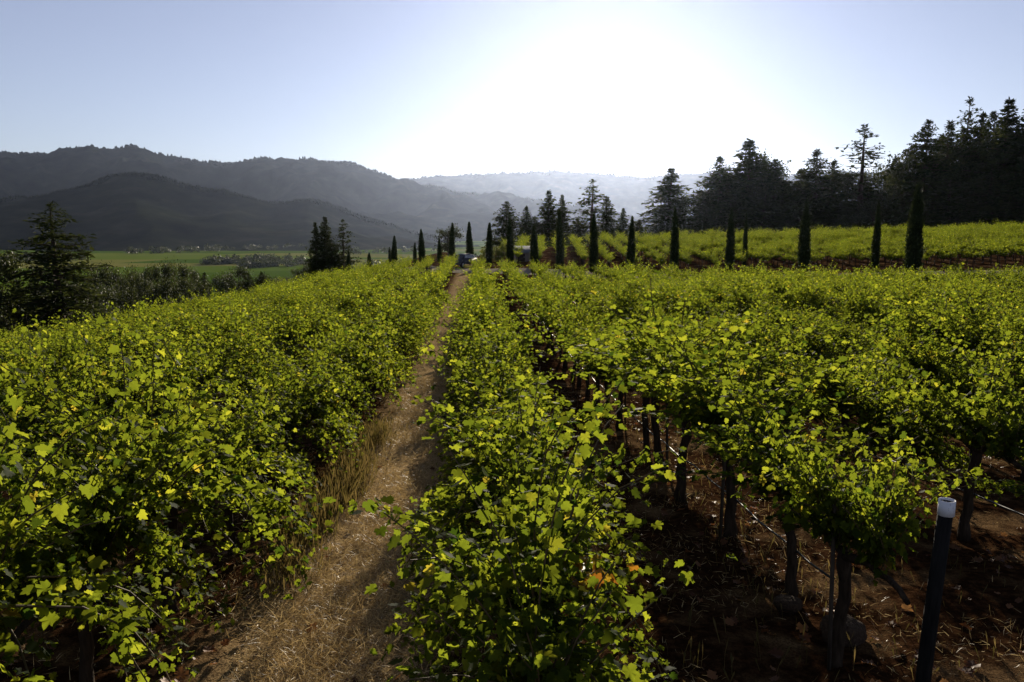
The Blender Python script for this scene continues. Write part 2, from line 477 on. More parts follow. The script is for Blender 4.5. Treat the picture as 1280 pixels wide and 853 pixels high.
# the woods that cover the hills: one uncountable mass
def hill_woods(Vs):
    vs, ts, tn = [], [], []
    base = 0
    # small irregular crown: 6-sided double cone
    th = np.linspace(0, 2 * np.pi, 6, endpoint=False)
    for V, n, hmin, hmax, dens in Vs:
        A, B = V.shape[:2]
        a = rng.random(n) * (A - 1.01); b = rng.random(n) ** 0.6 * 66
        b = 58.5 + rng.random(n) * 7.5           # trees that break the skyline
        ai, bi = a.astype(int), b.astype(int)
        fa, fb = (a - ai)[:, None], (b - bi)[:, None]
        P = (V[ai, bi] * (1 - fa) + V[ai + 1, bi] * fa) * (1 - fb) + (V[ai, bi + 1] * (1 - fa) + V[ai + 1, bi + 1] * fa) * fb
        keep = fbm(P[:, 0] * 0.004, P[:, 1] * 0.004, 3) + rng.normal(size=n) * 0.35 > dens
        P = P[keep]; m = len(P)
        h = rng.uniform(hmin, hmax, m); w = h * rng.uniform(0.25, 0.5, m)
        r1 = w[:, None] * rng.uniform(0.7, 1.2, (m, 6))
        ring = np.stack([P[:, None, 0] + r1 * np.cos(th), P[:, None, 1] + r1 * np.sin(th), P[:, None, 2] + h[:, None] * rng.uniform(0.2, 0.5, (m, 6))], -1)
        top = P + np.stack([rng.normal(size=m) * w * 0.2, rng.normal(size=m) * w * 0.2, h], -1)
        bot = P - [0, 0, 3]
        v = np.concatenate([ring, top[:, None], bot[:, None]], 1)
        t = np.array([(j, (j + 1) % 6, 6) for j in range(6)] + [((j + 1) % 6, j, 7) for j in range(6)])
        t = t[None] + (np.arange(m) * 8)[:, None, None] + base
        vs.append(v.reshape(-1, 3)); ts.append(t.reshape(-1, 3)); tn.append(np.repeat(rng.random(m), 12))
        base += m * 8
    return mesh_np('hillside_woods', np.vstack(vs), np.vstack(ts), None, [M_WOODS], tint=np.concatenate(tn))
ow = link('hillside_woods', hill_woods([(H_MAIN, 7000, 9, 24, -0.5), (H_SPUR, 4000, 6, 13, -0.5), (H_FAR, 3500, 12, 28, -0.4)]))
tag(ow, 'dark woods along the tops of the hills beyond the valley', 'woods', kind='stuff')

# ------------------------------------------------------------------ haze
HT = 780.0
hb = MB().box((-11600, -11600, VALLEY - 60), (11600, 11600, HT))
hm, nt, out = new_mat('haze_air')
pv = N(nt, 'ShaderNodeVolumePrincipled')
pv.inputs['Color'].default_value = (0.58, 0.70, 1.0, 1)
pv.inputs['Density'].default_value = 1.3e-5
pv.inputs['Anisotropy'].default_value = 0.76
nt.links.new(pv.outputs[0], out.inputs['Volume'])
haze = link('haze', hb.mesh('haze', hm))
tag(haze, 'pale blue sunlit haze filling the valley air', 'haze', kind='stuff')

# ------------------------------------------------------------------ roads and paths
def ribbon(name, pts, width, mat, lift=0.03, n=140):
    pts = np.array(pts, float)
    s = np.concatenate([[0], np.cumsum(np.hypot(*np.diff(pts, axis=0).T))])
    u = np.linspace(0, s[-1], n)
    c = np.stack([np.interp(u, s, pts[:, 0]), np.interp(u, s, pts[:, 1])], -1)
    for _ in range(6):
        c[1:-1] = 0.5 * c[1:-1] + 0.25 * (c[:-2] + c[2:])
    t = unit(np.gradient(c, axis=0)); nn = np.stack([-t[:, 1], t[:, 0]], -1)
    ws = np.linspace(-0.5, 0.5, 7) * width
    P = c[:, None] + nn[:, None] * ws[None, :, None] + 0.12 * rng.normal(size=(n, 7, 1)) * nn[:, None] * (np.abs(ws) > width * 0.45)[None, :, None]
    z = elev(P[..., 0], P[..., 1]) + CAM_Z + lift
    V = np.concatenate([P, z[..., None]], -1).reshape(-1, 3)
    i, j = np.meshgrid(np.arange(n - 1), np.arange(6), indexing='ij')
    q = np.stack([i * 7 + j, i * 7 + j + 1, (i + 1) * 7 + j + 1, (i + 1) * 7 + j], -1).reshape(-1, 4)
    o = link(name, mesh_np(name, V, None, q, [mat], smooth=True))
    return tag(o, kind='structure')
ribbon('road', [(-34, 128), (-20, 108), (-9, 90), (-2, 77), (4, 73), (12, 66), (22, 60), (46, 59), (80, 64)], 6.0, M_ROAD)

# ------------------------------------------------------------------ grapevines
# five-lobed vine leaf, base at the origin, tip along +y
_half = [(0.10, -0.10), (0.30, -0.10), (0.46, 0.08), (0.56, 0.26), (0.38, 0.36), (0.50, 0.56), (0.46, 0.70), (0.24, 0.66), (0.16, 0.86)]
_out = [(0.0, 0.02)] + _half + [(0.0, 1.02)] + [(-x, y) for x, y in _half[::-1]]
LEAF_V = np.array([(0.0, 0.36, 0.0)] + [(x, y, 0.16 * abs(x) - 0.14 * max(0, y - 0.4) ** 1.5 + 0.05 * math.sin(9 * y + 7 * abs(x))) for x, y in _out])
_n = len(_out)
LEAF_T = np.array([(0, 1 + i, 1 + (i + 1) % _n) for i in range(_n)])
FAR_V = np.array([(0, 0, 0), (0.5, 0.25, 0.10), (0.34, 0.72, 0.0), (0, 1, -0.08), (-0.34, 0.72, 0.0), (-0.5, 0.25, 0.10)])
FAR_T = np.array([(0, 1, 2), (0, 2, 3), (0, 3, 4), (0, 4, 5)])
DIA_V = np.array([(0, 0, 0), (0.5, 0.45, 0.06), (0, 1, 0), (-0.5, 0.45, 0.06)])
DIA_T = np.array([(0, 1, 2), (0, 2, 3)])

def vine_shoots(g, half=0.52, nshoot=30, low=0.50, wide=1.0):
    """shoots of one sprawling vine: lists of points"""
    shoots = []
    nh = int(g.integers(4, 7))
    heads = np.linspace(-half, half, nh) + g.normal(size=nh) * 0.07
    vig = g.uniform(0.45, 1.35, (nh, 2))
    for s in range(nshoot):
        side = 1 if s % 2 else -1
        hd = int(g.integers(nh)); vg = vig[hd, s % 2]
        p = np.array([g.normal() * 0.03, heads[hd] + g.normal() * 0.06, 0.80 + g.normal() * 0.03])
        d = np.array([side * abs(g.normal()) * 0.40 * wide, g.normal() * 0.30, 1.0]); d /= np.linalg.norm(d)
        wild = g.random() < 0.24
        n = int(g.integers(8, 15) * (1.0 if low > 0.4 else 1.15) * vg) + (6 if wild else 0)
        droop = g.uniform(0.05, 0.105) * (0.6 if wild else 1.0)
        pts = [p.copy()]
        for q in range(n):
            d = d + np.array([side * 0.022 * wide * g.random() + g.normal() * 0.05, g.normal() * 0.05, -droop * (0.4 + q / n)])
            d /= np.linalg.norm(d)
            p = p + d * 0.062
            if p[2] < low: break
            pts.append(p.copy())
        shoots.append(np.array(pts))
    if low < 0.4:                       # drooping skirt that hides the trunk
        for s in range(22):
            side = 1 if s % 2 else -1
            p = np.array([side * g.uniform(0.05, 0.32) * wide, g.uniform(-half, half), g.uniform(0.7, 1.0)])
            d = np.array([side * g.uniform(0.2, 0.6) * wide, g.normal() * 0.4, 0.1]); pts = [p.copy()]
            for q in range(int(g.integers(8, 15))):
                d = d + np.array([g.normal() * 0.06, g.normal() * 0.06, -0.16]); d /= np.linalg.norm(d)
                p = p + d * 0.07
                if p[2] < low: break
                pts.append(p.copy())
            shoots.append(np.array(pts))
    return shoots

def vine_leaves(g, shoots, tv, tt, lateral=1.6, scale=1.0):
    node, frac, first = [], [], []
    for pts in shoots:
        n = len(pts)
        for q in range(1, n):
            f = q / n
            cnt = 1 + int(g.poisson(lateral * (1.1 - f)))
            node += [pts[q]] * cnt; frac += [f] * cnt; first += [True] + [False] * (cnt - 1)
    node, frac, first = np.array(node), np.array(frac), np.array(first)
    m = len(node)
    out = unit(g.normal(size=(m, 3)) * [1, 1, 0.5] + [0, 0, 0.15])
    pos = node + out * np.where(first, g.uniform(0.02, 0.055, m), 0.02 + 0.10 * g.random(m) ** 1.4)[:, None]
    hz = unit(out * [1, 1, 0])
    nrm = np.array([0, 0, 1.0]) * g.uniform(0.15, 1.1, (m, 1)) + hz * g.uniform(0.1, 0.9, (m, 1)) + g.normal(size=(m, 3)) * 0.33
    tip = hz + np.array([0, 0, -1.0]) * g.uniform(0.0, 1.0, (m, 1)) + g.normal(size=(m, 3)) * 0.25
    size = (0.088 - 0.045 * np.maximum(0, frac - 0.4)) * g.uniform(0.5, 1.25, m) * scale * np.where(first, 1, 0.85)
    v, t = cards(tv, tt, pos, nrm, tip, size, g.uniform(0.8, 1.15, m), g.normal(1.0, 1.3, m))
    tint = np.repeat(np.clip(g.normal(0.46, 0.20, m) + (g.random(m) < 0.004) * 0.5, 0, 1), len(tt))
    return v, t, tint

def canes_mesh(name, shoots):
    mb = MB()
    for pts in shoots:
        if len(pts) > 3:
            p = pts[::3] if len(pts) > 6 else pts
            mb.tube(p, np.linspace(0.005, 0.0025, len(p)), 4, cap=False)
    return mb.mesh(name, M_CANE)
M_CANE = solid_mat('green_cane', (0.06, 0.045, 0.02), (0.12, 0.08, 0.03), 12, 0.7, 0.0, 0.3)

def trunk_mesh(g):
    mb = MB()
    zz = np.linspace(-0.06, 0.78, 9)
    wob = np.cumsum(g.normal(size=(9, 2)) * 0.012, axis=0); wob -= wob[0]
    mb.tube(np.column_stack([wob, zz]), np.array([0.055, 0.047, 0.042, 0.038, 0.038, 0.037, 0.038, 0.044, 0.036]), 8, 0.10)
    return mb.mesh('trunk', M_BARK, True), wob[-1]
def cordon_mesh(g, top):
    mb = MB()
    for s in (-1, 1):
        yy = np.linspace(0, 0.66, 8)
        mb.tube(np.column_stack([top[0] * np.linspace(1, 0, 8) + g.normal(size=8) * 0.008, top[1] + s * yy, 0.74 + 0.06 * np.sin(yy * 4) + g.normal(size=8) * 0.01]),
                np.linspace(0.030, 0.016, 8), 7, 0.10)
    return mb.mesh('cordon', M_BARK, True)
def stake_mesh(g):
    a, b = g.normal() * 0.02, g.normal() * 0.02
    return MB().tube([(0.06, 0.03, -0.1), (0.06 + a * 0.5, 0.03 + b * 0.5, 0.5), (0.06 + a, 0.03 + b, 1.06)], [0.013, 0.013, 0.013], 6).mesh('stake', M_STAKE)

NV = 20
VINES = []
for q in range(NV):
    g = np.random.default_rng(100 + q)
    sh = vine_shoots(g, nshoot=int(g.integers(34, 46)), low=0.42 if q < 7 else 0.14, wide=1.3 if q < 7 else 1.0 if q < 14 else 0.72)
    v, t, tint = vine_leaves(g, sh, LEAF_V, LEAF_T, 6.2, 0.68)
    fol = mesh_np('foliage', v, t, None, [M_LEAF], tint=tint, smooth=True)
    tr, top = trunk_mesh(g)
    VINES.append(dict(foliage=fol, trunk=tr, cordon=cordon_mesh(g, top), stake=stake_mesh(g), canes=canes_mesh('canes', sh), nl=len(tint) // len(LEAF_T)))
# coarser vines for the far mass
FARV = []
for q in range(6):
    g = np.random.default_rng(300 + q)
    sh = vine_shoots(g, nshoot=22, low=0.45)
    v, t, tint = vine_leaves(g, sh, FAR_V, FAR_T, 3.2, 1.0)
    mb = MB().tube([(0, 0, -0.05), (0.01, 0.01, 0.4), (0, 0, 0.8)], [0.05, 0.04, 0.035], 5)
    mb.tube([(0, -0.65, 0.78), (0, 0, 0.76), (0, 0.65, 0.79)], 0.02, 4)
    FARV.append((v, t, tint, np.vstack(mb.v), np.vstack(mb.q), np.vstack(mb.t)))

SP, VS, X0 = 2.2, 1.30, 0.12
def row_x(kx):
    return X0 + SP * kx + {-1: -0.10, 0: 0.12}.get(kx, 0)
def y_end(x):
    return float(np.interp(x, [-30, 1, 8, 20, 60], [200, 67.5, 60, 50.5, 52.5]))
def left_edge(y):
    return float(np.interp(y, [-80, 15, 36, 46, 55, 80, 92], [-33, -28, -24.5, -21.5, -18.5, -11.5, -6]))
def row_start(kx):
    if kx == 0: return 3.0
    if kx == -1: return 2.9
    if kx == 1: return 4.42
    if kx > 1: return 5.5 + (kx - 2) * 0.9
    return 3.2
spots = []
for kx in range(-12, 24):
    x = row_x(kx)
    y = row_start(kx)
    while y < 82:
        if y < y_end(x) and x > left_edge(y) and not (x < -12.5 and 38.0 < y + 0.25 * (x + 12.5) < 41.5):
            if not (-0.2 > x and y > 79):
                spots.append((kx, x + random.gauss(0, 0.05), y + random.gauss(0, 0.08)))
        y += VS
def in_view(x, y, marg=0.45):
    c = project((x, y, gz(x, y) + 1.0))
    if c is None: return False
    m = marg * F_PX / max(y, 1.0)
    return -m < c[0] < 1280 + m and c[1] < 853 + m
vis = [s for s in spots if in_view(s[1], s[2])]
vis.sort(key=lambda s: math.hypot(s[1], s[2]))
aside = [s for s in spots if s[2] < 13 and s not in set(vis) and in_view(s[1], s[2], 2.6)]
near = vis[:298 - len(aside)]
near_set = set(near) | set(aside)
rest = [s for s in spots if s not in near_set and s[2] > 13]

WORDS = ('zeroth first second third fourth fifth sixth seventh eighth ninth tenth eleventh twelfth thirteenth fourteenth fifteenth sixteenth '
         'seventeenth eighteenth nineteenth').split()
TENS = {20: 'twent', 30: 'thirt', 40: 'fort'}
CARD = 'x one two three four five six seven eight nine'.split()
def ordinal(n):
    if n < 20: return WORDS[n]
    t, u = n - n % 10, n % 10
    return TENS[t] + ('ieth' if u == 0 else 'y-' + WORDS[u])
def row_name(k):
    if k == 0: return 'the row just right of the dirt path'
    if k == -1: return 'the row just left of the dirt path'
    if k == 1: return 'the row behind the white-capped post'
    if k < 0: return 'the %s row left of the dirt path' % ordinal(-k)
    return 'the %s row right of the dirt path' % ordinal(k + 1)
count = {}
GROUP = 'grapevines in rows on the near slope'
for (kx, x, y) in sorted(near, key=lambda s: s[2]) + aside:
    n = count[kx] = count.get(kx, 0) + 1
    lab = 'green grapevine, %s from the camera in %s' % (ordinal(n), row_name(kx))
    if (kx, x, y) in aside: lab = 'green grapevine cut off by the %s picture edge' % ('left' if kx < 0 else 'right')
    q = random.randrange(7) + (0 if kx == 1 or (kx > 1 and (y < 7.2 or random.random() < 0.35)) else 7) if kx else 14 + random.randrange(6)
    vd = VINES[q]
    o = thing('grapevine', lab, 'grapevine',
              (x, y, gz(x, y)), random.choice((0, math.pi)) + random.gauss(0, 0.06), GROUP)
    sc = random.uniform(*((0.80, 1.16) if -2 < kx < 2 else (0.70, 1.24) if kx > 0 else (0.70, 1.10))) * (0.89 if kx == 0 and y < 9 else 1.0) * (1 + 0.12 * float(fbm(np.array(x * 0.6), np.array(y * 0.45), 2)))
    wd = random.uniform(0.88, 1.16) * (1.0 + (0.14 if -2 < kx < 1 else 0.10) * float(smooth(7, 22, y) if -2 < kx < 1 else 1.0))
    ln = 0.96
    if kx == 0: wd *= 1.14
    if kx in (1, 2) and y > 14: wd *= 0.82          # narrower where the rows run up to the crest
    if kx == 1:
        sc *= 1.06; wd *= 1.25
    if kx == 1 and y < 5.0:
        wd, ln = 0.78, 0.72
        o.location.x -= 0.14
    o.scale = (sc, 1.0, sc)
    fo = link('foliage', vd['foliage'], o); fo.scale = (wd, ln, 1)
    link('trunk', vd['trunk'], o); link('cordon', vd['cordon'], o)
    if y < 26: link('canes', vd['canes'], o).scale = (wd, ln, 1)
    if (n + kx) % 2 == 0: link('stake', vd['stake'], o)

# vines of the terrace beyond the road, behind the near field
def upper_front(x):
    return float(np.interp(x, [2, 5, 12, 20, 45, 80], [84, 80, 73, 67, 66, 68]))
UA = R(5.0)
for r_ in range(-2, 34):
    xb = 3.0 + r_ * SP
    for s_ in range(0, 60):
        y = 60 + s_ * VS
        x = xb + (y - 66) * math.tan(UA)
        if y < upper_front(x) or y > 113 + 0.06 * x or x < 3.5 or x > 82: continue
        rest.append((99, x + random.gauss(0, 0.06), y + random.gauss(0, 0.06)))
vs_, ts_, qs_, ft, ftm, tnt = [], [], [], [], [], []
off = 0
tri_f, tri_w, quad_w = [], [], []
for (kx, x, y) in rest:
    v, t, tint, tv, tq, tt_ = FARV[random.randrange(len(FARV))]
    a = random.choice((0, math.pi)) + random.gauss(0, 0.08) - (UA if kx == 99 else 0)
    sc = random.uniform(0.78, 1.2) if kx == 99 else random.uniform(0.76, 1.08)
    c, s = math.cos(a), math.sin(a)
    M3 = np.array([[c, s, 0], [-s, c, 0], [0, 0, 1]])
    P = np.array([x, y, gz(x, y)])
    vs_.append(v * [sc * (1.02 if kx == 99 else 0.88 if abs(kx) < 4 else 1.08), 0.98, sc] @ M3 + P); tri_f.append(t + off); tnt.append(tint); off += len(v)
    vs_.append(tv * [1, 1, sc] @ M3 + P); quad_w.append(tq + off); tri_w.append(tt_ + off); off += len(tv)
tri_f = np.vstack(tri_f); tri_w = np.vstack(tri_w); quad_w = np.vstack(quad_w)
fm = np.concatenate([np.zeros(len(tri_f)), np.ones(len(tri_w) + len(quad_w))])
tn_ = np.concatenate([np.concatenate(tnt), np.full(len(tri_w) + len(quad_w), 0.5)])
o = link('distant_grapevines', mesh_np('distant_grapevines', np.vstack(vs_), np.vstack([tri_f, tri_w]), quad_w, [M_LEAF, M_BARK], fm, tn_))
tag(o, 'rows of green grapevines on the far slope and terrace beyond the road', 'grapevines', kind='stuff')
print('vines', len(near), len(rest), [d['nl'] for d in VINES], 'far tris', len(tri_f))

# turning leaves on the near vine of the row right of the path
def find_vine(kx, yt):
    best = min((s for s in near if s[0] == kx), key=lambda s: abs(s[2] - yt))
    for ob in COL.objects:
        if ob.name.startswith('grapevine') and abs(ob.location.x - best[1]) < 1e-4 and abs(ob.location.y - best[2]) < 1e-4:
            return ob

# ------------------------------------------------------------------ drip hoses
def hose(kx, y0, y1, label, h=0.36):
    x = row_x(kx)
    yy = np.arange(y0, y1, 0.34)
    sag = 0.012 * np.cos((yy - row_start(kx)) / VS * 2 * math.pi) + 0.003 * rng.normal(size=len(yy))
    xx = x + 0.07 + 0.004 * np.cumsum(rng.normal(size=len(yy))) * 0.3
    zz = elev(np.full(len(yy), x), yy) + CAM_Z + h + sag
    o = link('drip_hose', MB().tube(np.column_stack([xx, yy, zz]), 0.0085, 7).mesh('drip_hose', M_HOSE, True))
    tag(o, label, 'hose', 'black drip hoses along the vine rows')
hose(1, 5.0, 50, 'black drip hose on the trunks of the row behind the white-capped post')
hose(2, 5.5, 50, 'black drip hose crossing behind the white-capped post, second row right of the path', 0.42)
hose(3, 7.0, 48, 'black drip hose showing under leaves in the third row right of the dirt path', 0.42)
hose(-2, 3.0, 40, 'black drip hose low at the left picture edge, second row left of path', 0.42)

# ------------------------------------------------------------------ end post
d = ray(1184, 625)
PYD = 3.72
px_, py_ = d.x * PYD, PYD
base = gz(px_, py_)
topz = CAM_Z + d.z * PYD
po = thing('end_post', 'black round end post with a white cap band at the lower right', 'post', (px_, py_, base))
hp = topz - base
po_m = MB().tube([(-0.06, 0.02, -0.2), (-0.03, 0.01, hp * 0.5), (0, 0, hp - 0.012)], [0.037, 0.0365, 0.0355], 18).mesh('shaft', M_POST, True)
link('shaft', po_m, po)
th = np.linspace(0, 2 * np.pi, 28, endpoint=False)
def band(z0, z1, r0, r1):
    ri = []
    for (z, r) in ((z0, r0), (z1, r0), (z1, r1), (z0, r1)):
        ri.append(np.column_stack([r * np.cos(th), r * np.sin(th), np.full(28, z)]))
    q = [(a * 28 + j, a * 28 + (j + 1) % 28, ((a + 1) % 4) * 28 + (j + 1) % 28, ((a + 1) % 4) * 28 + j) for a in range(4) for j in range(28)]
    return np.vstack(ri), q
v, q = band(hp - 0.078, hp, 0.0395, 0.0365)
bo = link('cap_band', MB().add(v, q).mesh('cap_band', M_WHITE), po)
mb = MB()
for a, z, wd in ((-1.35, 0.045, 0.05), (-1.15, 0.03, 0.03), (-0.95, 0.055, 0.03), (-1.75, 0.06, 0.04), (-0.8, 0.03, 0.05), (-1.9, 0.035, 0.03)):
    aa = np.linspace(a - wd, a + wd, 4)
    for zz0 in (z, z + 0.008):
        vv_ = [(0.0402 * math.cos(b), 0.0402 * math.sin(b), hp - 0.078 + zz0 + dz) for dz in (0, 0.003) for b in aa]
        mb.add(vv_, [(i, i + 1, i + 5, i + 4) for i in range(3)])
link('faint_print', mb.mesh('faint_print', M_PRINT), bo)

# line posts that show above the leaves
def line_post(px, py, Z, label, h, r=0.035, mat=None):
    d = ray(px, py)
    x, y = d.x * Z, Z
    b = gz(x, y); tz = CAM_Z + d.z * Z
    o = link('line_post', MB().tube([(0, 0, b - 0.2), (0.01, 0, (b + tz) / 2), (0.015, 0.0, tz - 0.012), (0.015, 0, tz)], [r, r, r, r * 0.8], 10, 0.03).mesh('line_post', mat or M_STAKE, True))
    o.location = (x, y, 0)
    tag(o, label, 'post', 'wooden posts among the vines')
line_post(983, 524, 11.9, 'short dark wooden post in the sunlit gap behind the near right vines', 1)
line_post(1016, 536, 11.4, 'slim wooden stake right of the short dark post in the gap', 1, 0.025)
line_post(166, 394, 40.5, 'pale wooden post at the far left end of the vine rows', 1, 0.06, M_STAKE)
line_post(947, 322, 64.0, 'pale thin stake at the terrace edge beside two cypresses', 1, 0.03)

# ------------------------------------------------------------------ rocks
def rock(px, py, size, label, seed):
    x, y = ground_at(px, py)
    bm = bmesh.new(); bmesh.ops.create_icosphere(bm, subdivisions=4, radius=1.0)
    g = np.random.default_rng(seed)
    planes = [(unit(g.normal(size=3)), g.uniform(0.62, 0.9)) for _ in range(12)]
    for v in bm.verts:
        p = np.array(v.co)
        for n_, c in planes:
            d_ = p @ n_
            if d_ > c: p = p - n_ * (d_ - c) * 0.85
        p = p * (1 + 0.05 * float(fbm(np.array(p[0] * 2.5 + seed), np.array(p[1] * 2.5 + p[2] * 3), 3)))
        v.co = p * np.array([1.0, 0.85, 0.75])
    me = bpy.data.meshes.new('rock'); bm.to_mesh(me); bm.free(); me.materials.append(M_ROCK)
    for p in me.polygons: p.use_smooth = True
    o = link('rock', me); o.location = (x, y, gz(x, y) + size * 0.35); o.scale = (size,) * 3
    tag(o, label, 'rock', 'rocks lying between the vine rows')
rock(1053, 800, 0.155, 'large brown rock lying on straw under the drip hose', 3)
rock(984, 764, 0.11, 'smaller grey rock in shade at the foot of a vine trunk', 8)

# ------------------------------------------------------------------ ground litter (uncountable)
def shade_pts(n, xr, yr):
    x = rng.uniform(*xr, n); y = yr[0] + (yr[1] - yr[0]) * rng.random(n) ** 1.7
    return x, y
def straw():
    n1 = 60000
    x1 = np.concatenate([rng.normal(-0.95, 0.38, n1), rng.uniform(-6, 9, 60000)])
    y1 = np.concatenate([2.6 + 16 * rng.random(n1) ** 1.8, 3.0 + 15 * rng.random(60000) ** 1.6])
    patch = fbm(x1 * 1.1, y1 * 1.1, 3) + rng.normal(size=len(x1)) * 0.3 > np.where(np.abs(x1 + 0.95) < 0.6, -0.5, 0.15)
    x1, y1 = x1[patch], y1[patch]; n = len(x1)
    z = elev(x1, y1) + CAM_Z + rng.uniform(0.008, 0.035, n)
    a = rng.uniform(0, 2 * np.pi, n)
    L_ = np.where(np.abs(x1 + 0.95) < 1.0, rng.uniform(0.03, 0.14, n), rng.uniform(0.02, 0.10, n))
    tip = np.stack([np.cos(a), np.sin(a), np.abs(rng.normal(size=n)) * 0.45], -1)
    nr = rng.normal(size=(n, 3)) + [0, 0, 0.4]
    tv = [(-0.5, 0, 0), (0.5, 0, 0), (0.45, 0.5, 0.06), (-0.45, 0.5, 0.06), (0.0, 1, 0.0)]
    tt = [(0, 1, 2), (0, 2, 3), (3, 2, 4)]
    v, t = cards(tv, tt, np.stack([x1, y1, z], -1), nr, tip, L_, rng.uniform(0.0018, 0.0045, n) / L_)
    return mesh_np('straw_litter', v, t, None, [M_STRAW], tint=np.repeat(rng.random(n), 3))
tag(link('straw_litter', straw()), 'dry straw scattered on the path and under the vines', 'straw', kind='stuff')

def tall_grass():
    n = 3600
    yy = 5.6 + 8 * rng.beta(1.6, 2.2, n)
    xx = -1.52 + rng.normal(size=n) * 0.12 + 0.05 * np.sin(yy * 2.3)
    keep = fbm(xx * 1.5, yy * 1.2, 2) + rng.normal(size=n) * 0.3 > -0.25
    n2 = 1500
    x2 = rng.choice([-3.4, 2.4, 3.7, 1.2], n2) + rng.normal(size=n2) * 0.4; y2 = rng.uniform(4, 15, n2)
    xx = np.concatenate([xx[keep], x2]); yy = np.concatenate([yy[keep], y2])
    h = np.concatenate([rng.uniform(0.10, 0.42, keep.sum()) * (0.6 + 0.4 * np.clip((yy[:keep.sum()] - 5.4) / 1.5, 0, 1)), rng.uniform(0.06, 0.2, n2)])
    n = len(xx)
    z = elev(xx, yy) + CAM_Z - 0.01
    a = rng.uniform(0, 2 * np.pi, n)
    tip = np.stack([0.25 * rng.normal(size=n), 0.25 * rng.normal(size=n), np.ones(n)], -1)
    nr = np.stack([np.cos(a), np.sin(a), np.zeros(n)], -1)
    tv = [(-0.5, 0, 0), (0.5, 0, 0), (0.4, 0.5, 0.05), (-0.4, 0.5, 0.05), (1.1, 0.82, 0.14), (-1.1, 0.82, 0.14), (0.0, 1, 0.2)]
    tt = [(0, 1, 2), (0, 2, 3), (3, 2, 4), (3, 4, 5), (5, 4, 6)]
    v, t = cards(tv, tt, np.stack([xx, yy, z], -1), nr, tip, h, rng.uniform(0.004, 0.007, n) / h)
    return mesh_np('dry_grass', v, t, None, [M_TALLGRASS], tint=np.repeat(rng.random(n), 5))
tag(link('dry_grass', tall_grass()), 'tall dry golden grass along the left side of the dirt path', 'grass', kind='stuff')

def dead_leaves():
    n = 2600
    x = rng.uniform(-6, 9, n); y = 3.2 + 13 * rng.random(n) ** 1.5
    off_ = np.abs((x - X0 + SP / 2) % SP - SP / 2)
    keep = rng.random(n) < np.exp(-(off_ / 0.75) ** 2)
    x, y = x[keep], y[keep]; n = len(x)
    z = elev(x, y) + CAM_Z + rng.uniform(0.012, 0.03, n)
    a = rng.uniform(0, 2 * np.pi, n)
    v, t = cards(LEAF_V * [1, 1, 2.2], LEAF_T, np.stack([x, y, z], -1), np.stack([rng.normal(size=n) * 0.35, rng.normal(size=n) * 0.35, np.ones(n)], -1),
                 np.stack([np.cos(a), np.sin(a), np.zeros(n)], -1), rng.uniform(0.04, 0.085, n))
    return mesh_np('fallen_leaves', v, t, None, [M_DEADLEAF], tint=np.repeat(rng.random(n), len(LEAF_T)), smooth=True)
tag(link('fallen_leaves', dead_leaves()), 'reddish brown fallen leaves under the vines', 'leaves', kind='stuff')

# yellow-orange leaves on one vine
tv_ = find_vine(0, 3.3)
g = np.random.default_rng(77)
d = ray(741, 716)
n = 24
loc = Vector((d.x * 3.3, 3.3, CAM_Z + d.z * 3.3))
inv = (Matrix.Translation(tv_.location) @ tv_.rotation_euler.to_matrix().to_4x4() @ Matrix.Diagonal((*tv_.scale, 1))).inverted()
lc = np.array(inv @ loc)
pos = lc + g.normal(size=(n, 3)) * [0.05, 0.05, 0.035]
v, t = cards(LEAF_V, LEAF_T, pos, g.normal(size=(n, 3)) + [0, 0, 0.7], g.normal(size=(n, 3)) + [0, 0, -0.4], g.uniform(0.045, 0.075, n))
tw = link('twig', MB().tube([(0.05, 0.0, 0.85), (lc[0] * 0.5, lc[1] * 0.5, 0.5 * (0.95 + lc[2]) + 0.08), tuple(lc)], [0.006, 0.004, 0.002], 5).mesh('twig', M_CANE), tv_)
yo = link('turning_leaves', mesh_np('turning_leaves', v, t, None, [M_AUTUMN], tint=np.repeat(g.random(n), len(LEAF_T)), smooth=True), tv_)
yo['label'] = 'cluster of orange yellow turning leaves'
tv_['label'] = 'green grapevine with an orange turning leaf cluster, right of the path'

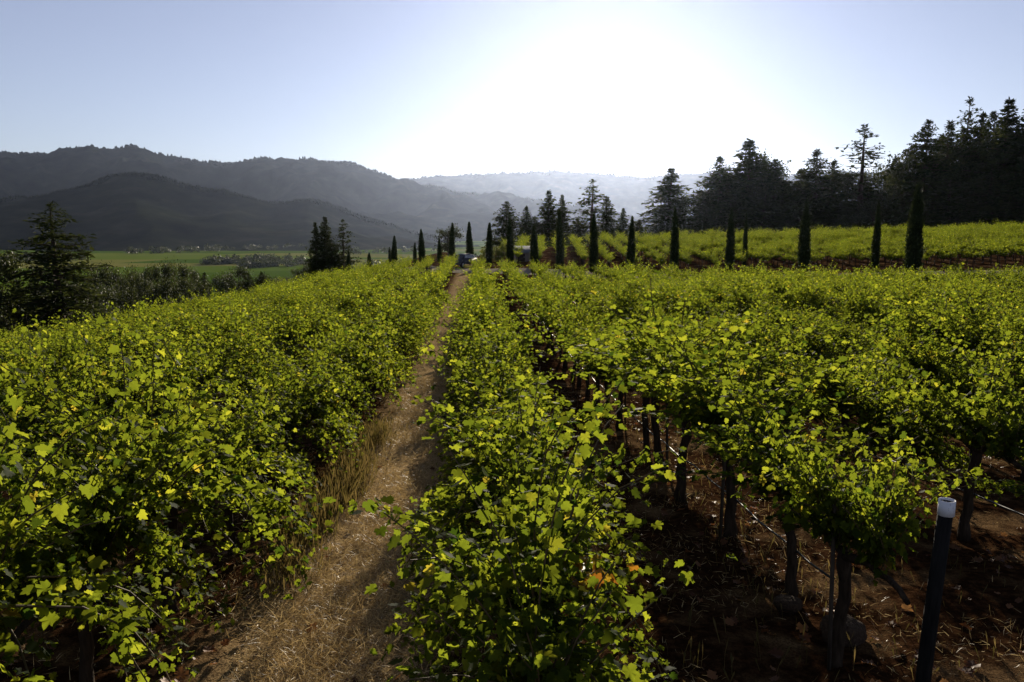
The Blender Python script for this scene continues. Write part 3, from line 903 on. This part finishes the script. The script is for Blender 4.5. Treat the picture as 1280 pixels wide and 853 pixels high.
# ------------------------------------------------------------------ trees
def conifer_meshes(seed, H=15.0, rmax=3.2, z0=0.06, lean=0.0, dens=1.0, gap=0.0, shape=0.85, spray=0.54, droop=0.25, levels=34, branch=True):
    """trunk and crown of a fir or pine"""
    g = np.random.default_rng(seed)
    pos, nr, tp, sz = [], [], [], []
    tk = MB()
    zz = np.linspace(-0.3, H * 0.98, 12)
    wx = np.cumsum(g.normal(size=12)) * 0.03 * H / 15
    tk.tube(np.column_stack([wx, np.cumsum(g.normal(size=12)) * 0.02, zz]), np.linspace(0.022 * H, 0.02, 12), 8, 0.05)
    gap_side = g.uniform(0, 2 * np.pi)
    for l in range(levels):
        f = (l + g.random()) / levels
        z = H * (z0 + (1 - z0) * f)
        L0 = rmax * (1 - f) ** shape * (0.55 + 0.45 * min(1, f / 0.15)) * (0.5 + 0.5 * min(1, (1 - f) / 0.22)) + 0.05
        L0 *= g.uniform(0.72, 1.15)
        nb = int(g.integers(6, 10))
        for b in range(nb):
            if g.random() < gap: continue
            a = g.uniform(0, 2 * np.pi)
            L_ = L0 * g.uniform(0.55, 1.2)
            up0 = g.uniform(0.2, 0.7) if f > 0.8 else g.uniform(-0.05, 0.45) if f > 0.5 else g.uniform(-0.25, 0.25)
            dirh = np.array([math.cos(a), math.sin(a), 0])
            m = max(3, int(L_ / (0.24 * spray / 0.42) * dens))
            us = np.linspace(0.12, 1, m)
            P = np.array([wx[min(11, int(f * 11))], 0, z]) + dirh * (us * L_)[:, None] + np.array([0, 0, 1.0]) * (us * up0 - droop * us ** 2)[:, None] * L_
            if branch and L_ > 0.8:
                tk.tube(np.vstack([P[0] - dirh * 0.12 * L_, P[m // 2], P[-1]]), [0.012 * L_ + 0.012, 0.008 * L_ + 0.008, 0.006], 4, cap=False)
            perp = np.array([-dirh[1], dirh[0], 0])
            for s in range(m):
                k_ = int(g.integers(2, 5))
                w_ = 0.35 * L_ * (1 - us[s]) + 0.12
                for c in range(k_):
                    o_ = perp * g.normal() * w_ * 0.6 + np.array([0, 0, g.normal() * 0.09 - 0.04 * droop])
                    pos.append(P[s] + o_)
                    tp.append(dirh * g.uniform(0.2, 1) + perp * g.normal() * 0.8 + np.array([0, 0, g.normal() * 0.35 - 0.15]))
                    nr.append(np.array([g.normal() * 0.5, g.normal() * 0.5, 1.0 if g.random() < 0.6 else 0.1]))
                    sz.append(spray * g.uniform(0.55, 1.25) * (0.5 + 0.5 * min(1, (1 - f) / 0.3)))
    for s in range(10):
        pos.append(np.array([wx[-1], 0, H * 0.955 + s * 0.004 * H])); tp.append(np.array([g.normal() * .5, g.normal() * .5, 1.0])); nr.append(g.normal(size=3)); sz.append(spray * 0.9)
    n = len(pos)
    v, t = cards(DIA_V, DIA_T, np.array(pos), np.array(nr), np.array(tp), np.array(sz), g.uniform(0.30, 0.6, n))
    crown = mesh_np('crown', v, t, None, [M_NEEDLE], tint=np.repeat(g.random(n), 2))
    return tk.mesh('trunk', M_TRUNK, True), crown

def broadleaf_meshes(seed, H=10.0, W=4.5, n=5200, leaf=0.34, mat=None, z0=0.12):
    g = np.random.default_rng(seed)
    tk = MB()
    tk.tube([(0, 0, -0.3), (0.1, 0, H * 0.2), (-0.05, 0.1, H * 0.45), (0.1, 0, H * 0.75)], [0.03 * H, 0.022 * H, 0.016 * H, 0.006 * H], 8, 0.06)
    cl = []
    for c in range(26):
        a = g.uniform(0, 2 * np.pi); f = g.random()
        z = H * (z0 + 0.10 + (0.82 - z0) * f)
        r = W * 0.5 * math.sin(math.pi * (0.12 + 0.80 * f)) ** 0.7 * math.sqrt(g.random()) 
        c_ = np.array([r * math.cos(a), r * math.sin(a), z]); cl.append((c_, W * g.uniform(0.13, 0.24)))
        if c < 12: tk.tube([(0, 0, z * 0.55), c_ * [0.5, 0.5, 0.85], c_], [0.010 * H, 0.006 * H, 0.002 * H], 5, cap=False)
    per = n // len(cl)
    P, Nn = [], []
    for c_, r in cl:
        dd = unit(g.normal(size=(per, 3)))
        rr = r * g.random((per, 1)) ** 0.45 * (1 + 0.25 * g.normal(size=(per, 1)))
        P.append(c_ + dd * rr * [1.1, 1.1, 0.8]); Nn.append(dd + g.normal(size=(per, 3)) * 0.7)
    P, Nn = np.vstack(P), np.vstack(Nn)
    v, t = cards(DIA_V, DIA_T, P, Nn, g.normal(size=P.shape), leaf * g.uniform(0.5, 1.2, len(P)), g.uniform(0.5, 0.9, len(P)))
    return tk.mesh('trunk', M_TRUNK, True), mesh_np('crown', v, t, None, [mat or M_BROAD], tint=np.repeat(g.random(len(P)), 2))

def cypress_meshes(seed, H=6.0, r=0.40):
    g = np.random.default_rng(seed)
    n = 5200
    f = g.random(n) ** 1.15
    prof = lambda f_: r * np.clip(np.minimum(1, 0.80 + f_ * 0.8) * (1 - f_ ** 2.8) ** 0.85, 0.02, 1)
    a = g.uniform(0, 2 * np.pi, n)
    lump = 1 + 0.16 * np.sin(3 * a + 9 * f + seed) * np.sin(17 * f + a * 2) + 0.15 * g.normal(size=n)
    rr = prof(f) * lump * np.where(g.random(n) < 0.75, 1.0, g.random(n))
    P = np.stack([rr * np.cos(a), rr * np.sin(a), 0.12 + f * (H - 0.25)], -1)
    dd = np.stack([np.cos(a), np.sin(a), np.zeros(n)], -1)
    v, t = cards(DIA_V, DIA_T, P, dd + g.normal(size=(n, 3)) * 0.4, dd * 0.25 + [0, 0, 1] + g.normal(size=(n, 3)) * 0.16, g.uniform(0.14, 0.30, n), g.uniform(0.3, 0.5, n))
    tk = MB().tube([(0, 0, -0.3), (0, 0, H * 0.5), (0, 0, H * 0.95)], [0.09, 0.06, 0.015], 7, 0.04)
    return tk.mesh('trunk', M_TRUNK, True), mesh_np('crown', v, t, None, [M_CYP], tint=np.repeat(g.random(n), 2))

FIR = [conifer_meshes(500 + q, 15, 3.3, 0.05, dens=1.1, shape=0.8, levels=48) for q in range(4)]
OPEN = [conifer_meshes(520 + q, 15, 3.0, 0.22, dens=0.75, gap=0.45, shape=0.62, levels=30, spray=0.5, droop=0.12) for q in range(3)]
FULL = [conifer_meshes(540 + q, 15, 4.4, 0.03, dens=1.1, shape=0.6, levels=46, droop=0.2) for q in range(3)]
OAK = [broadleaf_meshes(560 + q, 10, 8.5) for q in range(4)]
SHRUB = [broadleaf_meshes(580 + q, 2.2, 2.0, 2600, 0.16, M_BUSH, 0.0) for q in range(2)]
CYP = [cypress_meshes(600 + q) for q in range(5)]
KH = {'fir': (FIR, 15, 6.6), 'open': (OPEN, 15, 6.4), 'full': (FULL, 15, 9.0), 'oak': (OAK, 10, 9.5), 'shrub': (SHRUB, 2.1, 2.2), 'cypress': (CYP, 6.0, 0.86)}
NAMES = {'fir': 'fir_tree', 'open': 'pine_tree', 'full': 'fir_tree', 'oak': 'broadleaf_tree', 'shrub': 'bush', 'cypress': 'cypress_tree'}
WID = {}
def crown_width(me):
    a = np.empty(len(me.vertices) * 3, np.float32); me.vertices.foreach_get('co', a); a = a.reshape(-1, 3)
    return 2 * float(np.percentile(np.hypot(a[:, 0], a[:, 1]), 95))
TREE_XY = []
def tree(kind, px, top_py, Z, width_px, label, group=None, vi=None, cat=None):
    """a tree whose top shows at this pixel at a real distance; it stands on the terrain"""
    d = ray(px, top_py)
    x, y = d.x * Z, Z
    b = gz(x, y)
    h = CAM_Z + d.z * Z - b
    ml, hh, ww = KH[kind]
    tk, cr = ml[vi if vi is not None else random.randrange(len(ml))]
    o = thing(NAMES[kind], label, cat or ('bush' if kind == 'shrub' else 'tree'), (x, y, b), random.uniform(0, 6.28), group)
    ww = WID.setdefault(cr.name, crown_width(cr))
    w = width_px * Z / F_PX / ww
    o.scale = (w, w, h / hh)
    link('trunk', tk, o); link('crown', cr, o)
    TREE_XY.append((x, y))
    return o

# cypresses along the road
GC = 'cypresses lining the vineyard road'
for px, ty, Z, w, lab in [
    (410, 329, 126, 4, 'tiny cypress at the left end of the line, below the conifer clump'),
    (435, 314, 122, 7, 'short cypress just right of the left conifer clump'),
    (461, 316, 117, 7, 'short stubby cypress in the gap right of the conifer clump'),
    (487, 309, 111, 5, 'shorter half of the touching cypress pair before the green valley field'),
    (492, 295, 109, 8, 'taller half of the touching cypress pair before the green valley field'),
    (518, 304, 106, 5, 'thin low cypress just left of the slender pointed cypress at mid line'),
    (527, 287, 103, 8, 'slender pointed cypress between a thin low one and the rounded tree'),
    (549, 299, 98, 6, 'low cypress against the left side of the rounded tree'),
    (564, 279, 95, 8, 'dark cypress directly in front of the rounded tree'),
    (587, 278, 90, 9, 'lone cypress over the dark lane, open sky valley on both sides'),
    (611, 279, 87, 9, 'cypress left of the round bushes, before the bushy dark trees'),
    (638, 272, 83, 9.5, 'cypress just left of the small shed'),
    (668, 281, 79, 10, 'hazy cypress just right of the small shed'),
    (701, 263, 74, 10.5, 'tall cypress left of the two tapering cypresses, under the narrow fir'),
    (743, 268, 69, 11.5, 'cypress below the lanky open pine, shadow falling on the vines'),
    (789, 271, 68, 10.5, 'cypress between the lanky open pine and the big hillside fir'),
    (845, 260, 66, 11.5, 'cypress standing directly below the big wide fir at centre right'),
    (914.5, 262, 65, 11.5, 'broader cypress of the close pair with a very thin one'),
    (933, 267, 69, 6, 'very thin cypress close beside a broader cypress'),
    (1008, 253, 64, 15, 'broad cypress in front of the terrace, midway along the dark forest'),
    (1098.5, 254, 65, 10, 'slim cypress before the pale green forest edge oaks'),
    (1148, 230, 57, 20, 'largest and fattest cypress, rightmost of the line')]:
    tree('cypress', px, ty, Z, w, lab, GC).rotation_euler = (R(random.gauss(0, 0.9)), R(random.gauss(0, 0.9)), random.uniform(0, 6.28))

# trees by the road and on the knoll in the middle
GM = 'trees on the knoll behind the cypresses'
for kd, px, ty, Z, w, lab in [
    ('full', 634, 252, 150, 36, 'bushy dark tree at the left end of the knoll group'),
    ('fir', 658, 258, 148, 26, 'short fir beside the bushy tree at the left of the knoll'),
    ('fir', 686, 238, 152, 34, 'pointed full fir in the middle of the knoll group'),
    ('fir', 703, 244, 160, 26, 'narrow steep fir just right of the pointed full fir'),
    ('open', 741, 225, 150, 46, 'tall lanky open pine with sparse branches on the knoll'),
    ('fir', 760, 246, 152, 34, 'fir leaning close on the right of the lanky open pine'),
    ('fir', 779, 261, 158, 24, 'small fir two trees right of the lanky open pine'),
    ('fir', 799, 275, 165, 24, 'lowest small fir at the right end of the knoll group'),
    ('full', 722, 272, 155, 30, 'low fir filling the gap left of the lanky open pine'),
    ('full', 668, 272, 146, 30, 'low bushy fir between the short fir and the pointed fir'),
    ('oak', 560, 280, 130, 30, 'rounded tree behind the cypresses above the green lane')]:
    tree(kd, px, ty, Z, w * 1.25, lab, GM)

GF = 'conifers of the dark forest on the right'
for kd, px, ty, Z, w, lab in [
    ('fir', 839, 211, 132, 60, 'big wide fir at the left end of the dark forest'),
    ('oak', 872, 232, 130, 50, 'rounded tree just right of the big wide fir'),
    ('full', 901, 197, 127, 62, 'broad conifer with a blunt top left of the forest hump'),
    ('fir', 937, 175, 130, 70, 'tallest conifer of the hazy left forest hump'),
    ('open', 956, 196, 138, 36, 'ragged thin pine behind the forest hump, half hidden'),
    ('full', 971, 200, 128, 56, 'conifer with sparse top at the right shoulder of the hump'),
    ('fir', 984, 226, 134, 46, 'low fir in the dip between the hump and the blunt fir'),
    ('full', 1021, 188, 123, 62, 'blunt dense fir right of the dip in the forest'),
    ('fir', 1043, 200, 126, 40, 'fir tip just left of the tall airy pine'),
    ('open', 1078, 157, 121, 62, 'tall airy pine with open branches against the sky'),
    ('full', 1084, 222, 124, 60, 'dense low fir below the tall airy pine'),
    ('fir', 1121, 196, 119, 48, 'steep fir between the airy pine and the black forest block'),
    ('full', 1160, 150, 106, 64, 'dense conifer at the left corner of the black forest block'),
    ('full', 1188, 152, 109, 60, 'blunt conifer second from the left in the black forest block'),
    ('open', 1213, 122, 114, 50, 'sparse pointed pine rising highest from the black forest block'),
    ('fir', 1226, 142, 110, 56, 'narrow fir just right of the sparse pointed pine'),
    ('full', 1243, 141, 105, 66, 'dense fir third from the right picture edge'),
    ('fir', 1266, 124, 100, 70, 'pointed fir near the right picture edge'),
    ('full', 1292, 128, 98, 76, 'black fir cut by the right picture edge'),
    ('oak', 1094, 250, 112, 46, 'pale drooping oak at the forest foot behind the slim cypress'),
    ('oak', 1126, 240, 113, 44, 'olive green oak at the forest foot left of the fattest cypress'),
    ('oak', 1066, 262, 112, 40, 'low oak at the forest foot below the tall airy pine'),
    ('oak', 828, 279, 124, 30, 'small round oak at the foot of the big wide fir'),
    ('full', 920, 240, 124, 60, 'low dark conifer in front of the hazy forest hump'),
    ('full', 1000, 245, 122, 60, 'low dark conifer in the dip behind the broad cypress'),
    ('full', 1050, 245, 120, 60, 'low dark conifer under the blunt dense fir'),
    ('full', 1190, 215, 100, 76, 'low black conifer filling the foot of the forest block'),
    ('full', 1240, 205, 98, 80, 'low black conifer at the foot near the right picture edge'),
    ('full', 1146, 225, 108, 60, 'low black conifer behind the fattest cypress'),
    ('full', 955, 240, 122, 60, 'low hazy conifer right of the hump foot'),
    ('full', 884, 255, 122, 50, 'low hazy conifer behind the broader cypress'),
    ('oak', 920, 206, 131, 56, 'rounded hazy tree in the left flank of the forest hump'),
    ('oak', 953, 190, 133, 56, 'rounded hazy tree right beside the tallest conifer of the hump'),
    ('full', 1003, 212, 127, 46, 'conifer rising in the dip, left of the blunt dense fir'),
    ('oak', 1060, 212, 126, 50, 'rounded tree just left of the tall airy pine at mid height'),
    ('oak', 1103, 208, 124, 50, 'rounded tree just right of the tall airy pine at mid height'),
    ('oak', 1140, 186, 112, 54, 'rounded tree on the left slope of the black forest block'),
    ('full', 1176, 170, 112, 60, 'conifer inside the black forest block, between its two blunt tops'),
    ('full', 1206, 160, 110, 60, 'black conifer below the sparse pointed pine'),
    ('full', 1256, 150, 106, 66, 'black conifer between the two tallest firs near the right edge'),
    ('full', 1276, 165, 104, 66, 'black conifer low at the right picture edge')]:
    tree(kd, px, ty, Z * 1.85, w * 1.3, lab, GF)
for px, ty, Z in ((1340, 118, 100), (1390, 120, 104), (1450, 112, 98)):
    tree('full', px, ty, Z * 1.85, 90, 'black conifer continuing the forest beyond the right picture edge', GF)

# left edge
BIGC = conifer_meshes(707, 8.6, 2.45, 0.10, dens=1.3, gap=0.18, shape=0.66, levels=30, spray=0.27, droop=0.15)
KH['big'] = ([BIGC], 8.6, 4.5); NAMES['big'] = 'pine_tree'
tree('big', 66, 254, 47, 128, 'tall lone conifer with layered branches at the left', 'trees at the left field edge')
GL = 'trees at the left field edge'
for kd, px, ty, Z, w, lab in [
    ('oak', -6, 318, 46, 70, 'dark tree cut by the left picture edge'),
    ('full', 22, 352, 50, 50, 'dark small conifer between the left edge and the lone conifer'),
    ('oak', 98, 352, 56, 60, 'dark rounded tree at the foot of the lone conifer, right side'),
    ('oak', 128, 362, 64, 50, 'low dark shrubby tree farther right of the lone conifer'),
    ('oak', -30, 380, 40, 60, 'low dark brush at the far left below the edge tree')]:
    tree(kd, px, ty, Z, w, lab, GL)
GK = 'conifer clump left of the cypress line'
for kd, px, ty, Z, w, lab in [
    ('fir', 394, 278, 128, 30, 'left fir of the conifer clump at the field crest'),
    ('fir', 406, 271, 130, 36, 'tallest fir in the middle of the conifer clump'),
    ('open', 428, 275, 130, 34, 'sparse airy pine at the right of the conifer clump'),
    ('full', 414, 300, 127, 40, 'low bushy conifer filling the foot of the clump'),
    ('oak', 380, 328, 150, 30, 'low bush left below the conifer clump')]:
    tree(kd, px, ty, Z, w, lab, GK)

# belt of trees on the lower slope towards the valley
GV = 'tree belt on the lower slope before the valley'
random.seed(21)
belt = [(112, 338), (125, 334), (142, 336), (156, 333), (170, 328), (184, 333), (198, 331), (214, 327), (228, 330), (244, 336), (256, 341),
        (268, 346), (282, 343), (299, 336), (312, 343), (326, 342), (340, 341), (352, 347), (364, 346), (150, 345), (178, 344), (205, 345), (232, 346), (250, 352), (120, 350),
        (135, 352), (165, 352), (192, 354), (218, 354), (90, 345), (75, 342), (48, 345)]
for q, (px, ty) in enumerate(belt):
    near_row = ty > 343 and q > 18
    tree(random.choice(['oak', 'oak', 'full', 'oak']), px + random.uniform(-2, 2), ty + random.uniform(-1.5, 1.5),
         random.uniform(120, 140) if near_row else random.uniform(145, 200), random.uniform(26, 40),
         'dark rounded tree in the belt below the field, before the valley', GV)

# far tree lines on the valley floor: read as masses
def far_wood():
    g = np.random.default_rng(42)
    vs, ts, tn = [], [], []
    base = 0
    lines = [((255, 331), (362, 329), 60, 0.6, 11), ((300, 336), (372, 333), 30, 0.5, 9), ((370, 330), (480, 338), 40, 0.6, 10),
             ((150, 318), (275, 314), 34, 0.5, 12), ((270, 313), (420, 311), 26, 0.4, 12), ((-60, 330), (110, 324), 40, 0.8, 12), ((470, 335), (640, 325), 46, 1.0, 10), ((440, 318), (560, 314), 24, 0.4, 12)]
    for (a, b, n, jit, hh) in lines:
        for q in range(n):
            f = g.random()
            px = a[0] + (b[0] - a[0]) * f; py = a[1] + (b[1] - a[1]) * f + g.normal() * jit
            d = ray(px, py)
            Z = (VALLEY) / d.z
            h = hh * g.uniform(0.6, 1.3); w = h * g.uniform(0.45, 0.8)
            m = 90
            dd = unit(g.normal(size=(m, 3)))
            P = np.array([d.x * Z, Z, VALLEY + CAM_Z + h * 0.5]) + dd * g.random((m, 1)) ** 0.4 * [w, w, h * 0.55]
            v, t = cards(DIA_V, DIA_T, P, dd + g.normal(size=(m, 3)) * 0.6, g.normal(size=(m, 3)), g.uniform(0.25, 0.5, m) * h * 0.6, g.uniform(0.6, 1, m))
            vs.append(v); ts.append(t + base); base += len(v); tn.append(np.repeat(g.random(m), 2))
    return mesh_np('valley_woods', np.vstack(vs), np.vstack(ts), None, [M_BROAD], tint=np.concatenate(tn))
tag(link('valley_woods', far_wood()), 'distant tree lines across the green valley floor', 'woods', kind='stuff')

# ------------------------------------------------------------------ by the road: bushes, shed, car
GB = 'clipped round bushes beside the road'
for px, ty, Z, w, lab in [(604, 311, 93, 9, 'small round bush left of the cypress by the road'),
                          (620, 309, 92, 13, 'round pale green bush between two cypresses'),
                          (630, 304, 95, 13, 'taller upright bush touching the cypress left of the shed'),
                          (651, 302, 97, 14, 'round bush showing over the roof of the small shed'),
                          (663, 301, 96, 14, 'spreading bush right behind the small shed')]:
    tree('shrub', px, ty, Z, w, lab, GB)

def shed():
    Z = 86; d = ray(652.5, 316)
    x, y = d.x * Z, Z
    b = gz(x, y)
    o = thing('small_shed', 'small brown wooden shed with a pale grey sloping roof by the road', 'shed', (x, y, b), R(-4))
    top = CAM_Z + ray(652, 308.5).z * Z - b
    w = 0.86
    fr = top - 0.62
    mb = MB()
    v = [(-w, -0.6, -0.1), (w, -0.6, -0.1), (w, 0.8, -0.1), (-w, 0.8, -0.1), (-w, -0.6, fr), (w, -0.6, fr), (w, 0.8, top - 0.05), (-w, 0.8, top - 0.05)]
    mb.add(v, [(0, 1, 5, 4), (1, 2, 6, 5), (2, 3, 7, 6), (3, 0, 4, 7), (4, 5, 6, 7)])
    link('wall', mb.mesh('wall', M_SHEDWALL), o)
    mb = MB()
    s = (top - 0.05 - fr) / 1.4
    z0, z1 = fr - 0.15 * s + 0.01, top - 0.05 + 0.15 * s + 0.01
    v = [(-w - .1, -0.75, z0), (w + .1, -0.75, z0), (w + .1, 0.95, z1), (-w - .1, 0.95, z1)]
    v = v + [(a, b_, c + 0.05) for a, b_, c in v]
    mb.add(v, [(0, 3, 2, 1), (4, 5, 6, 7), (0, 1, 5, 4), (1, 2, 6, 5), (2, 3, 7, 6), (3, 0, 4, 7)])
    link('roof', mb.mesh('roof', M_SHEDROOF), o)
    dr = link('door', MB().box((-0.32, -0.63, 0.02), (0.32, -0.603, fr - 0.12)).mesh('door', M_STAKE), o)
    link('handle', MB().box((0.22, -0.66, fr * 0.45), (0.26, -0.631, fr * 0.45 + 0.1)).mesh('handle', M_RIM), dr)
shed()

def car():
    x, y = ray(577, 329).x * 84, 84.0
    b = gz(x, y) + 0.03
    o = thing('parked_car', 'grey blue parked car glimpsed at the far end of the dark lane', 'car', (x, y, b), R(62))
    # body profile along local x (length 4.3), extruded over width 1.7 with tumblehome
    prof = [(-2.1, 0.35), (-2.15, 0.62), (-1.9, 0.80), (-1.05, 0.90), (-0.45, 1.34), (0.65, 1.40), (1.35, 1.30), (1.85, 0.95), (2.12, 0.88), (2.15, 0.5), (2.05, 0.32)]
    n = len(prof); V = []
    for s in (-1, 1):
        for (a, z) in prof: V.append((a, s * (0.85 if z < 0.95 else 0.66), z))
    mb = MB()
    q = [(i, (i + 1) % n, n + (i + 1) % n, n + i) for i in range(n)]
    mb.add(V, q, [(0, i + 1, i) for i in range(1, n - 1)] + [(n, n + i, n + i + 1) for i in range(1, n - 1)])
    link('body', mb.mesh('body', M_PAINT), o)
    mb = MB()   # side glass
    for s in (-1, 1):
        mb.add([(-0.85, s * .80, 0.985), (1.5, s * .80, 0.985), (1.2, s * .70, 1.27), (-0.45, s * .70, 1.29)], [(0, 1, 2, 3)])
    link('side_window', mb.mesh('side_window', M_GLASS), o)
    link('windscreen', MB().add([(-1.02, -.66, 0.94), (-1.02, .66, 0.94), (-0.50, .58, 1.33), (-0.50, -.58, 1.33)], [(0, 1, 2, 3)]).mesh('windscreen', M_GLASS), o)
    link('rear_window', MB().add([(1.40, -.58, 1.285), (1.40, .58, 1.285), (1.82, .64, 1.0), (1.82, -.64, 1.0)], [(0, 1, 2, 3)]).mesh('rear_window', M_GLASS), o)
    for ax in (-1.3, 1.3):
        for s in (-1, 1):
            w = link('wheel', MB().tube([(ax, s * 0.72, 0.31), (ax, s * 0.90, 0.31)], 0.31, 18).mesh('wheel', M_TYRE), o)
            link('rim', MB().tube([(ax, s * 0.9, 0.31), (ax, s * 0.915, 0.31)], 0.19, 14).mesh('rim', M_RIM), w)
    for s in (-1, 1):
        link('headlight', MB().box((-2.17, s * 0.6 - 0.15, 0.6), (-2.08, s * 0.6 + 0.15, 0.72)).mesh('headlight', M_GLASS), o)
        link('tail_light', MB().box((2.10, s * 0.62 - 0.14, 0.7), (2.17, s * 0.62 + 0.14, 0.84)).mesh('tail_light', M_LAMP), o)
car()
